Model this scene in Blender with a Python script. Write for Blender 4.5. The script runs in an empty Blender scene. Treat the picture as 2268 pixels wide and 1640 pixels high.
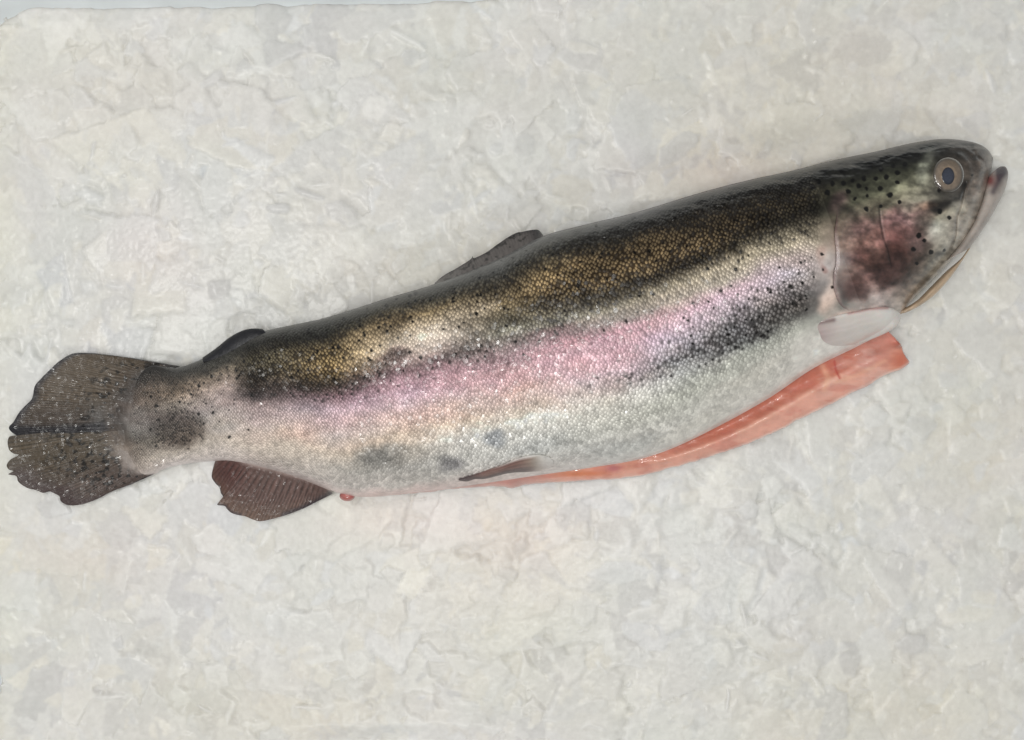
import bpy, math
import numpy as np

# ------------------------------------------------------------------ camera, light, exposure
sc = bpy.context.scene
S = 0.0002            # metres per layout unit at ice level (a trout of about 44 cm)
H = 0.50              # camera height above the ice
CX, CY = 1134.0, 820.0

cam_d = bpy.data.cameras.new("camera")
cam = bpy.data.objects.new("camera", cam_d)
sc.collection.objects.link(cam)
cam.location = (0, 0, H)
cam.rotation_euler = (0, 0, 0)
cam_d.sensor_fit = 'HORIZONTAL'
cam_d.sensor_width = 36.0
cam_d.lens = 36.0 * H / (2268 * S)
cam_d.clip_start = 0.01
cam_d.clip_end = 50
sc.camera = cam

world = bpy.data.worlds.new("World")
sc.world = world
world.use_nodes = True
bg = world.node_tree.nodes["Background"]
bg.inputs[0].default_value = (0.96, 0.98, 1.0, 1)
bg.inputs[1].default_value = 0.13


def area(name, loc, size, power, color=(1, 1, 1), size_y=None, shape=None, target=(0, 0, 0)):
    d = bpy.data.lights.new(name, 'AREA')
    d.shape = shape or ('RECTANGLE' if size_y else 'SQUARE')
    d.size = size
    if size_y:
        d.size_y = size_y
    d.energy = power
    d.color = color
    o = bpy.data.objects.new(name, d)
    sc.collection.objects.link(o)
    o.location = loc
    from mathutils import Vector
    v = Vector(target) - Vector(loc)
    o.rotation_euler = v.to_track_quat('-Z', 'Y').to_euler()
    return o


area("ceiling_panel_light", (-0.12, 0.05, 1.9), 1.3, 3.0, (1, 0.99, 0.965))
spots = [(-0.66, 0.12), (-0.56, 0.0), (-0.48, 0.14), (-0.74, 0.02), (-0.16, -0.22), (0.06, -0.36),
         (0.26, -0.12), (0.42, -0.44), (-0.30, -0.46)]
for (x, y) in spots:
    area("ceiling_spot_light", (x, y, 1.8), 0.11, 1.7, (1, 0.985, 0.95), shape='DISK')
for (x, y) in [(-0.90, 0.66), (-1.22, 0.86), (-0.80, 1.10)]:
    area("ceiling_spot_light", (x, y, 1.8), 0.30, 2.2, (1, 0.985, 0.95), shape='DISK')
for (x, y) in [(-0.55, -1.55), (-0.25, -1.72), (0.12, -1.6)]:
    area("ceiling_spot_light", (x, y, 1.7), 0.15, 3.0, (1, 0.985, 0.95), shape='DISK')

sc.view_settings.view_transform = 'Standard'
sc.view_settings.look = 'None'
sc.view_settings.exposure = 0.0
sc.view_settings.gamma = 1.0
sc.view_settings.use_curve_mapping = False
sc.render.engine = 'CYCLES'
sc.cycles.use_denoising = True
sc.cycles.use_adaptive_sampling = False
sc.cycles.max_bounces = 8
sc.cycles.sample_clamp_indirect = 4

rng = np.random.default_rng(7)


# ------------------------------------------------------------------ helpers
def P(px, py, z):
    """layout units -> metres; z in layout units above the ice"""
    zz = np.asarray(z, float) * S
    k = (1 - zz / H) * S
    return np.stack([(np.asarray(px, float) - CX) * k, -(np.asarray(py, float) - CY) * k, zz + 0 * k], -1)


def deep(c, k=0.42):
    c = np.asarray(c, float)
    g = (c * np.array([.3, .59, .11])).sum(-1, keepdims=True)
    return c * np.minimum(1.0, (np.maximum(g, 4) / 150.0)) ** k


def lin(c, sat=0.8):
    c = np.asarray(c, float) / 255.0
    g = (c * np.array([.3, .59, .11])).sum(-1, keepdims=True)
    c = np.clip(g + (c - g) * sat, 0, 1)
    return np.where(c <= 0.04045, c / 12.92, ((c + 0.055) / 1.055) ** 2.4)


def sstep(a, b, x):
    t = np.clip((x - a) / (b - a), 0, 1)
    return t * t * (3 - 2 * t)


_tab = np.random.default_rng(3).random((256, 256))


def vnoise(x, y, seed=0):
    x = np.asarray(x, float) + seed * 17.31
    y = np.asarray(y, float) + seed * 9.77
    xi = np.floor(x).astype(int)
    yi = np.floor(y).astype(int)
    fx = x - xi
    fy = y - yi
    fx = fx * fx * (3 - 2 * fx)
    fy = fy * fy * (3 - 2 * fy)
    a = _tab[xi & 255, yi & 255]
    b = _tab[(xi + 1) & 255, yi & 255]
    c = _tab[xi & 255, (yi + 1) & 255]
    d = _tab[(xi + 1) & 255, (yi + 1) & 255]
    return (a * (1 - fx) + b * fx) * (1 - fy) + (c * (1 - fx) + d * fx) * fy


def fbm(x, y, seed=0, oct=4):
    s, a, t = 0, 1.0, 0
    for i in range(oct):
        s = s + a * vnoise(np.asarray(x) * 2 ** i, np.asarray(y) * 2 ** i, seed + i)
        t += a
        a *= 0.5
    return s / t


def curve(pts, n, smooth=True):
    """polyline -> n points evenly spaced along its length"""
    p = np.asarray(pts, float)
    if smooth and len(p) > 2:
        q = [p[0]]
        pp = np.vstack([2 * p[0] - p[1], p, 2 * p[-1] - p[-2]])
        for i in range(1, len(pp) - 2):
            p0, p1, p2, p3 = pp[i - 1:i + 3]
            for t in np.linspace(0, 1, 9)[1:]:
                q.append(0.5 * (2 * p1 + (p2 - p0) * t + (2 * p0 - 5 * p1 + 4 * p2 - p3) * t * t
                                + (3 * p1 - p0 - 3 * p2 + p3) * t ** 3))
        p = np.asarray(q)
    d = np.r_[0, np.cumsum(np.linalg.norm(np.diff(p, axis=0), axis=1))]
    s = np.linspace(0, d[-1], n)
    return np.stack([np.interp(s, d, p[:, k]) for k in range(p.shape[1])], -1)


def dist_poly(px, py, pts):
    """distance to a polyline"""
    p = np.asarray(pts, float)
    best = np.full(np.shape(px), 1e9)
    for a, b in zip(p[:-1], p[1:]):
        ab = b - a
        t = np.clip(((px - a[0]) * ab[0] + (py - a[1]) * ab[1]) / (ab @ ab + 1e-9), 0, 1)
        best = np.minimum(best, np.hypot(px - a[0] - t * ab[0], py - a[1] - t * ab[1]))
    return best


def inside(px, py, poly):
    poly = np.asarray(poly, float)
    c = np.zeros(np.shape(px), bool)
    j = len(poly) - 1
    for i in range(len(poly)):
        xi, yi = poly[i]
        xj, yj = poly[j]
        if yi != yj:
            c ^= ((yi > py) != (yj > py)) & (px < (xj - xi) * (py - yi) / (yj - yi) + xi)
        j = i
    return c


def make_mesh(name, verts, faces, mat, parent=None, col=None, prm=None, suv=None, smooth=True):
    me = bpy.data.meshes.new(name)
    verts = np.ascontiguousarray(verts, dtype=np.float32)
    faces = np.ascontiguousarray(faces, dtype=np.int32)
    k = faces.shape[1]
    me.vertices.add(len(verts))
    me.vertices.foreach_set("co", verts.ravel())
    me.loops.add(faces.size)
    me.loops.foreach_set("vertex_index", faces.ravel())
    me.polygons.add(len(faces))
    me.polygons.foreach_set("loop_start", np.arange(0, faces.size, k, dtype=np.int32))
    me.polygons.foreach_set("loop_total", np.full(len(faces), k, dtype=np.int32))
    me.polygons.foreach_set("use_smooth", np.full(len(faces), smooth))
    for nm, arr in (("Col", col), ("Prm", prm)):
        if arr is not None:
            at = me.attributes.new(nm, 'FLOAT_COLOR', 'POINT')
            a4 = np.ones((len(verts), 4), np.float32)
            a4[:, :3] = arr
            at.data.foreach_set("color", a4.ravel())
    if suv is not None:
        at = me.attributes.new("Suv", 'FLOAT_VECTOR', 'POINT')
        a3 = np.zeros((len(verts), 3), np.float32)
        a3[:, :2] = suv
        at.data.foreach_set("vector", a3.ravel())
    me.update(calc_edges=True)
    me.validate()
    me.materials.append(mat)
    o = bpy.data.objects.new(name, me)
    sc.collection.objects.link(o)
    if parent is not None:
        o.parent = parent
    return o


def sheet_faces(n, m):
    """closed two-sided sheet: top grid n*m then bottom grid n*m, stitched round the border"""
    i, j = np.meshgrid(np.arange(n - 1), np.arange(m - 1), indexing='ij')
    a = (i * m + j).ravel()
    top = np.stack([a, a + 1, a + m + 1, a + m], -1)
    N = n * m
    bot = np.stack([a + N, a + m + N, a + m + 1 + N, a + 1 + N], -1)
    ring = [(k, 0) for k in range(n)] + [(n - 1, k) for k in range(1, m)] + \
           [(k, m - 1) for k in range(n - 2, -1, -1)] + [(0, k) for k in range(m - 2, 0, -1)]
    r = np.array([a_ * m + b_ for a_, b_ in ring])
    r2 = np.roll(r, -1)
    side = np.stack([r, r2, r2 + N, r + N], -1)
    return np.vstack([top, bot, side])


def loft(name, A, B, n, m, zmid, thick, colfun, mat, parent, prmfun=None, cosv=False, suv=False, warp=None, smooth=(True, True)):
    """sheet between two edge lines A and B.  zmid, thick, colfun: f(px, py, u, v)"""
    a = curve(A, n, smooth[0])
    b = curve(B, n, smooth[1])
    v = np.linspace(0, 1, m)
    if cosv:
        v = 0.5 - 0.5 * np.cos(np.pi * v)
    u = np.linspace(0, 1, n)
    U, V = np.meshgrid(u, v, indexing='ij')
    px = a[:, None, 0] * (1 - V) + b[:, None, 0] * V
    py = a[:, None, 1] * (1 - V) + b[:, None, 1] * V
    if warp:
        px, py = warp(px, py, U, V)
    zm = zmid(px, py, U, V) + 0 * U
    th = thick(px, py, U, V) + 0 * U
    top = P(px, py, zm + th).reshape(-1, 3)
    bot = P(px, py, zm - th).reshape(-1, 3)
    c = np.broadcast_to(np.asarray(colfun(px, py, U, V)), U.shape + (3,)).reshape(-1, 3)
    kw = {}
    if prmfun:
        p = prmfun(px, py, U, V).reshape(-1, 3)
        kw['prm'] = np.vstack([p, p])
    if suv:
        q = np.stack([px.ravel(), py.ravel()], -1)
        kw['suv'] = np.vstack([q, q])
    return make_mesh(name, np.vstack([top, bot]), sheet_faces(n, m), mat, parent, col=np.vstack([c, c]), **kw)


def tag(o, label=None, cat=None, group=None, kind=None):
    for k, v in (("label", label), ("category", cat), ("group", group), ("kind", kind)):
        if v:
            o[k] = v
    return o


# ------------------------------------------------------------------ materials
class NT:
    def __init__(self, name):
        self.m = bpy.data.materials.new(name)
        self.m.use_nodes = True
        self.t = self.m.node_tree
        self.t.nodes.clear()
        self.out = self.t.nodes.new('ShaderNodeOutputMaterial')
        self.b = self.t.nodes.new('ShaderNodeBsdfPrincipled')
        self.link(self.b.outputs[0], self.out.inputs[0])

    def link(self, a, b):
        self.t.links.new(a, b)

    def put(self, sock, v):
        if hasattr(v, 'default_value') or hasattr(v, 'is_linked'):
            self.link(v, sock)
        else:
            sock.default_value = v

    def node(self, typ, **props):
        n = self.t.nodes.new(typ)
        for k, v in props.items():
            setattr(n, k, v)
        return n

    def math(self, op, a, b=None, c=None, clamp=False):
        n = self.node('ShaderNodeMath', operation=op, use_clamp=clamp)
        self.put(n.inputs[0], a)
        if b is not None:
            self.put(n.inputs[1], b)
        if c is not None:
            self.put(n.inputs[2], c)
        return n.outputs[0]

    def vmath(self, op, a, b=None):
        n = self.node('ShaderNodeVectorMath', operation=op)
        self.put(n.inputs[0], a)
        if b is not None:
            if op == 'SCALE':
                self.put(n.inputs[3], b)
            else:
                self.put(n.inputs[1], b)
        return n.outputs[0]

    def mix(self, f, a, b, blend='MIX'):
        n = self.node('ShaderNodeMix', data_type='RGBA', blend_type=blend)
        self.put(n.inputs[0], f)
        self.put(n.inputs[6], a)
        self.put(n.inputs[7], b)
        return n.outputs[2]

    def attr(self, name):
        return self.node('ShaderNodeAttribute', attribute_name=name)

    def sep(self, c):
        n = self.node('ShaderNodeSeparateColor')
        self.put(n.inputs[0], c)
        return n.outputs

    def noise(self, vec, scale, detail=3, rough=0.5):
        n = self.node('ShaderNodeTexNoise')
        self.put(n.inputs['Vector'], vec)
        n.inputs['Scale'].default_value = scale
        n.inputs['Detail'].default_value = detail
        n.inputs['Roughness'].default_value = rough
        return n.outputs

    def voronoi(self, vec, scale, rand=1.0, feature='F1', dim='3D'):
        n = self.node('ShaderNodeTexVoronoi', feature=feature, voronoi_dimensions=dim)
        self.put(n.inputs['Vector'], vec)
        n.inputs['Scale'].default_value = scale
        n.inputs['Randomness'].default_value = rand
        return n.outputs

    def maprange(self, v, a, b, c, d, smooth=False):
        n = self.node('ShaderNodeMapRange', interpolation_type='SMOOTHSTEP' if smooth else 'LINEAR')
        for k, x in enumerate((v, a, b, c, d)):
            self.put(n.inputs[k], x)
        return n.outputs[0]

    def bump(self, h, strength, dist, normal=None):
        n = self.node('ShaderNodeBump')
        n.inputs['Strength'].default_value = strength
        n.inputs['Distance'].default_value = dist
        self.put(n.inputs['Height'], h)
        if normal is not None:
            self.put(n.inputs['Normal'], normal)
        return n.outputs[0]

    def set(self, **kw):
        for k, v in kw.items():
            self.put(self.b.inputs[k.replace('_', ' ')], v)

    def geo(self):
        return self.node('ShaderNodeNewGeometry').outputs

    def obj(self):
        return self.node('ShaderNodeTexCoord').outputs['Object']


def jitter_normal(t, normal, rnd, k):
    d = t.vmath('SUBTRACT', rnd, (0.5, 0.5, 0.5))
    d = t.vmath('SCALE', d, k)
    return t.vmath('NORMALIZE', t.vmath('ADD', normal, d))


def mat_skin():
    t = NT("scaled_skin")
    col = t.attr("Col").outputs['Color']
    prm = t.sep(t.attr("Prm").outputs['Color'])
    E, D, SC = prm[0], prm[1], prm[2]
    suv = t.attr("Suv").outputs['Vector']
    v1 = t.voronoi(suv, 1.0, 0.62, 'F1', '2D')
    v2 = t.voronoi(suv, 1.0, 0.62, 'DISTANCE_TO_EDGE', '2D')
    rc = t.sep(v1['Color'])
    # dark rim of each scale: a thin line on the pale flank, a wide dark ground round small bright dots on the back
    thin = t.math('SUBTRACT', 1.0, t.maprange(v2['Distance'], 0.0, 0.13, 0.0, 1.0, True))
    thin = t.math('MULTIPLY', thin, t.math('MULTIPLY_ADD', E, 0.85, 0.1))
    lo = t.math('SUBTRACT', 0.50, t.math('MULTIPLY', E, 0.26))
    wide = t.maprange(v1['Distance'], lo, t.math('ADD', lo, 0.26), 0.0, 1.0, True)
    wide = t.math('MULTIPLY', wide, t.math('MULTIPLY', E, E))
    edge = t.math('MULTIPLY', t.math('MAXIMUM', thin, t.math('MULTIPLY', wide, 0.92)), SC, clamp=True)
    # value change from scale to scale
    val = t.math('ADD', t.math('MULTIPLY', t.math('SUBTRACT', rc[1], 0.45), t.math('MULTIPLY', SC, 0.5)), t.math('MULTIPLY_ADD', t.math('MULTIPLY', E, E), 0.55, 1.0))
    c = t.mix(1.0, col, t.vmath('SCALE', (1, 1, 1), val), 'MULTIPLY')
    dk = t.mix(1.0, c, (0.11, 0.10, 0.10, 1), 'MULTIPLY')
    c = t.mix(edge, c, dk)
    fn = t.noise(suv, 1.9, 3, 0.6)
    fk = t.math('MULTIPLY', t.maprange(fn['Fac'], 0.52, 0.7, 0.0, 0.5, True), t.math('MULTIPLY', SC, t.math('SUBTRACT', 0.6, E, clamp=True)))
    c = t.mix(fk, c, (0.78, 0.77, 0.68, 1))
    # scales full of dark pigment, darkest in the middle
    lo = t.math('SUBTRACT', D, 0.12)
    hi = t.math('ADD', D, 0.04)
    darkm = t.math('SUBTRACT', 1.0, t.maprange(rc[0], lo, hi, 0.0, 1.0, True))
    nd = t.noise(suv, 1.3, 2, 0.5)
    rad = t.math('ADD', v1['Distance'], t.math('MULTIPLY', t.math('SUBTRACT', nd['Fac'], 0.5), 0.7))
    darkm = t.math('MULTIPLY', darkm, t.math('SUBTRACT', 1.0, t.math('MULTIPLY', t.maprange(rad, 0.28, 0.55, 0.0, 1.0, True), 0.75)))
    darkm = t.math('MULTIPLY', darkm, t.math('MULTIPLY', SC, 0.86))
    c = t.mix(darkm, c, (0.022, 0.02, 0.019, 1))
    o = t.obj()
    nz = t.noise(o, 420, 4, 0.6)
    c = t.mix(1.0, c, t.vmath('SCALE', (1, 1, 1), t.maprange(nz['Fac'], 0.25, 0.75, 0.84, 1.16)), 'MULTIPLY')
    # relief
    dome = t.math('MULTIPLY', t.math('SUBTRACT', 1.0, v1['Distance']), SC)
    nrm = t.bump(dome, 0.55, 0.0009)
    nrm = t.bump(nz['Fac'], 0.25, 0.0006, nrm)
    wet = t.noise(o, 90, 3, 0.6)
    smoothn = t.bump(wet['Fac'], 0.3, 0.002)
    jit = jitter_normal(t, smoothn, v1['Color'], t.math('MULTIPLY_ADD', SC, 0.30, 0.02))
    gate = t.math('MULTIPLY', t.maprange(rc[2], 0.66, 0.9, 0.15, 0.52), t.math('SUBTRACT', 1.45, t.math('MULTIPLY', E, 0.5)), clamp=True)
    cw = t.math('ADD', t.math('MULTIPLY', gate, SC), t.math('MULTIPLY', t.math('SUBTRACT', 1.0, SC), 0.45))
    t.set(Base_Color=c, Normal=nrm, Roughness=0.36, Metallic=t.math('MULTIPLY', SC, 0.15),
          Coat_Weight=cw, Coat_Roughness=0.16, Coat_Normal=jit)
    t.set(Specular_IOR_Level=t.math('SUBTRACT', 0.55, t.math('MULTIPLY', E, 0.45)))
    t.b.inputs['Coat IOR'].default_value = 1.7
    return t.m


def mat_wet(name, rough=0.35, coat=0.8, coat_rough=0.1, bump_scale=240, bump=0.3, spark=0.0, spark_scale=900, sss=0.0, mott=0.15):
    t = NT(name)
    col = t.attr("Col").outputs['Color']
    o = t.obj()
    nz = t.noise(o, bump_scale, 4, 0.6)
    c = t.mix(1.0, col, t.vmath('SCALE', (1, 1, 1), t.maprange(nz['Fac'], 0.25, 0.75, 1 - mott, 1 + mott)), 'MULTIPLY')
    nrm = t.bump(nz['Fac'], bump, 0.0012)
    t.set(Base_Color=c, Normal=nrm, Roughness=rough, Coat_Weight=coat, Coat_Roughness=coat_rough)
    t.b.inputs['Coat IOR'].default_value = 1.7 if spark else 1.45
    if spark:
        v = t.voronoi(o, spark_scale, 1.0, 'F1', '3D')
        t.set(Coat_Normal=jitter_normal(t, t.bump(nz['Fac'], bump * .3, 0.0012), v['Color'], spark))
        vs = t.sep(v['Color'])
        t.set(Coat_Weight=t.maprange(vs[2], 0.78, 0.95, 0.12, 0.6))
        t.b.inputs['Specular IOR Level'].default_value = 0.3
    else:
        t.set(Coat_Normal=nrm)
    if sss:
        t.set(Subsurface_Weight=sss)
        t.b.inputs['Subsurface Radius'].default_value = (1.0, 0.45, 0.3)
        t.b.inputs['Subsurface Scale'].default_value = 0.003
    return t.m


def mat_ice(name, rough=0.34):
    t = NT(name)
    col = t.attr("Col").outputs['Color']
    o = t.obj()
    nz = t.noise(o, 150, 5, 0.6)
    nf = t.noise(o, 620, 3, 0.6)
    c = t.mix(1.0, col, t.vmath('SCALE', (1, 1, 1), t.maprange(nz['Fac'], 0.3, 0.7, 0.955, 1.03)), 'MULTIPLY')
    nrm = t.bump(nf['Fac'], 0.14, 0.0005)
    t.set(Base_Color=c, Normal=nrm, Roughness=rough, Subsurface_Weight=0.85)
    t.b.inputs['Subsurface Radius'].default_value = (1.0, 1.0, 1.0)
    t.b.inputs['Subsurface Scale'].default_value = 0.006
    t.b.inputs['IOR'].default_value = 1.31
    t.set(Coat_Weight=0.12, Coat_Roughness=0.17)
    t.b.inputs['Coat IOR'].default_value = 1.5
    return t.m


def mat_plain(name, color, rough=0.4, coat=0.0):
    t = NT(name)
    o = t.obj()
    nz = t.noise(o, 60, 3)
    c = t.mix(1.0, tuple(color) + (1,), t.vmath('SCALE', (1, 1, 1), t.maprange(nz['Fac'], 0.3, 0.7, 0.95, 1.05)), 'MULTIPLY')
    t.set(Base_Color=c, Roughness=rough, Coat_Weight=coat, Coat_Roughness=0.03)
    return t.m


M_SKIN = mat_skin()
M_FIN = mat_wet("wet_fin", rough=0.4, coat=0.7, coat_rough=0.15, bump_scale=330, bump=0.5, spark=0.5, spark_scale=820)
M_SMOOTHFIN = mat_wet("dull_fin", rough=0.45, coat=0.35, coat_rough=0.25, bump_scale=260, bump=0.4)
M_DARKFIN = mat_wet("dark_fin", rough=0.5, coat=0.12, coat_rough=0.25, bump_scale=260, bump=0.4)
M_HEAD = mat_wet("wet_head", rough=0.4, coat=0.6, coat_rough=0.16, bump_scale=180, bump=0.3, sss=0.1, mott=0.16)
M_FLESH = mat_wet("wet_flesh", rough=0.35, coat=1.0, coat_rough=0.09, bump_scale=150, bump=0.3, sss=0.12, mott=0.1)
M_WHITE = mat_wet("white_fin_skin", rough=0.4, coat=0.7, coat_rough=0.15, bump_scale=120, bump=0.2, sss=0.2, mott=0.06)
M_ICE = mat_ice("crushed_ice")
M_CLEAR = mat_ice("clear_ice", 0.22)
M_TRAY = mat_plain("white_plastic", (0.80, 0.85, 0.87), 0.3)
M_EYE = mat_wet("eye_surface", rough=0.3, coat=1.0, coat_rough=0.06, bump_scale=500, bump=0.05, mott=0.25)
for _n in M_EYE.node_tree.nodes:
    if _n.type == 'BSDF_PRINCIPLED':
        _n.inputs['Coat IOR'].default_value = 1.9
        _n.inputs['Coat Roughness'].default_value = 0.03
GAIN = 1.24        # picture tones -> albedo

# ------------------------------------------------------------------ trout: body frame
ST = np.array([   # dorsal x, y, belly x, y, half thickness
    (268, 862, 262, 1000, 5), (330, 812, 312, 1052, 20), (386, 816, 380, 1034, 36), (440, 799, 450, 1023, 48),
    (510, 768, 520, 1024, 60), (583, 735, 640, 1052, 76), (722, 704, 780, 1099, 97), (860, 660, 920, 1091, 111),
    (961, 630, 1040, 1076, 120), (1096, 577, 1186, 1054, 130), (1202, 524, 1310, 1036, 136),
    (1300, 497, 1425, 1015, 140), (1411, 470, 1530, 975, 141), (1552, 427, 1690, 890, 139),
    (1660, 399, 1800, 817, 133), (1753, 379, 1900, 767, 126), (1843, 356, 1965, 730, 118),
    (1936, 337, 2020, 666, 106), (1998, 322, 2062, 624, 96), (2045, 313, 2100, 584, 86),
    (2091, 308, 2134, 546, 74), (2138, 312, 2160, 500, 60), (2169, 320, 2181, 440, 46),
    (2189, 333, 2190, 402, 30), (2199.5, 350, 2196, 374, 8)], float)
_N = 900
_sm = curve(ST, 60)                       # smooth pass through the stations
# parameter proportional to the mid line length
_full = curve(ST, 4000)
_mx = (_full[:, 0] + _full[:, 2]) / 2
_my = (_full[:, 1] + _full[:, 3]) / 2
_d = np.r_[0, np.cumsum(np.hypot(np.diff(_mx), np.diff(_my)))]
_u = np.linspace(0, 1, _N)
FR = np.stack([np.interp(_u * _d[-1], _d, _full[:, k]) for k in range(5)], -1)
LEN = _d[-1]


def frame(u):
    return [np.interp(u, _u, FR[:, k]) for k in range(5)]


def uf(px, py):
    """(u, f) of a layout point: which section it lies on and how far from back to belly"""
    lo = np.zeros(np.shape(px))
    hi = np.ones(np.shape(px))
    for _ in range(26):
        mid = (lo + hi) / 2
        tx, ty, bx, by, h = frame(mid)
        cr = (bx - tx) * (py - ty) - (by - ty) * (px - tx)
        right = cr < 0       # point lies ahead of the section
        lo = np.where(right, mid, lo)
        hi = np.where(right, hi, mid)
    u = (lo + hi) / 2
    tx, ty, bx, by, h = frame(u)
    L2 = (bx - tx) ** 2 + (by - ty) ** 2
    f = ((px - tx) * (bx - tx) + (py - ty) * (by - ty)) / np.maximum(L2, 1)
    return u, f


GILL = [(1846, 440), (1852, 477), (1848, 517), (1851, 551), (1851, 582), (1847, 602), (1845, 624), (1849, 648), (1859, 672), (1876, 689)]
EYE = (2100.5, 388.0)


def relief(px, py):
    r = np.zeros(np.shape(px))
    # brow, eye socket and cheek
    de = np.hypot((px - EYE[0]) / 1.0, (py - EYE[1]) / 1.06)
    r += 3.5 * np.exp(-((de - 47) / 8.0) ** 2) - 7 * np.exp(-(de / 34.0) ** 4)
    r -= 2.6 * np.exp(-(dist_poly(px, py, [(2139, 405), (2128, 458), (2119, 482), (2117, 522), (2104, 560)]) / 3.2) ** 2)
    r -= 2.0 * np.exp(-(dist_poly(px, py, [(2160, 345), (2180, 360), (2186, 392), (2182, 430)]) / 4) ** 2)
    r -= 3.5 * np.exp(-(np.hypot(px - 2152, py - 326) / 6) ** 2)
    # folds of wet skin on the crown
    r += 2.0 * np.exp(-(dist_poly(px, py, [(1985, 346), (2010, 340), (2035, 342), (2065, 333), (2100, 327), (2135, 328), (2160, 345)]) / 4) ** 2)
    # wrinkled edge film along the back
    u, f = uf(px, py)
    r += 11 * (fbm(px / 26, py / 11, 5, 3) - 0.5) * np.exp(-((f - 0.06) / 0.06) ** 2) * (u > 0.5)
    for (x, y, q) in ((1612, 437, 5), (1627, 432, 4), (1490, 482, 5), (1539, 465, 5), (1551, 460, 4), (1735, 407, 5), (1662, 440, 4)):
        d = np.hypot(px - x, py - y)
        r += 3.2 * np.sqrt(np.maximum(1 - (d / (q * 1.35)) ** 2, 0))
    # lateral groove
    r -= 2.2 * np.exp(-((f - 0.47 - 0.02 * np.sin(u * 9)) / 0.02) ** 2) * sstep(0.1, 0.2, u) * (1 - sstep(0.76, 0.8, u))
    # body undulations
    r += 9 * (fbm(px / 170, py / 110, 11, 2) - 0.5) * sstep(0.05, 0.2, f) * (1 - sstep(0.85, 0.97, f))
    # collar step behind the gill cover
    return r


def body_z(u, f, px, py, top=True, with_relief=True):
    h = np.interp(u, _u, FR[:, 4])
    w = np.clip(2 * f - 1, -1, 1)
    prof = np.maximum(1 - np.abs(w) ** np.where(w > 0, 3.0, 2.25), 0) ** 0.55
    zc = 0.74 * h + 5
    zm = zc - 0.36 * h * sstep(-0.2, 1, w)
    if not top:
        return zm - h * prof * 0.8
    z = zm + h * prof
    if with_relief:
        z = z + relief(px, py) * np.clip(prof * 2, 0, 1)
    return z


def surf(px, py):
    u, f = uf(px, py)
    return body_z(u, np.clip(f, 0.01, 0.985), px, py)


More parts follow.
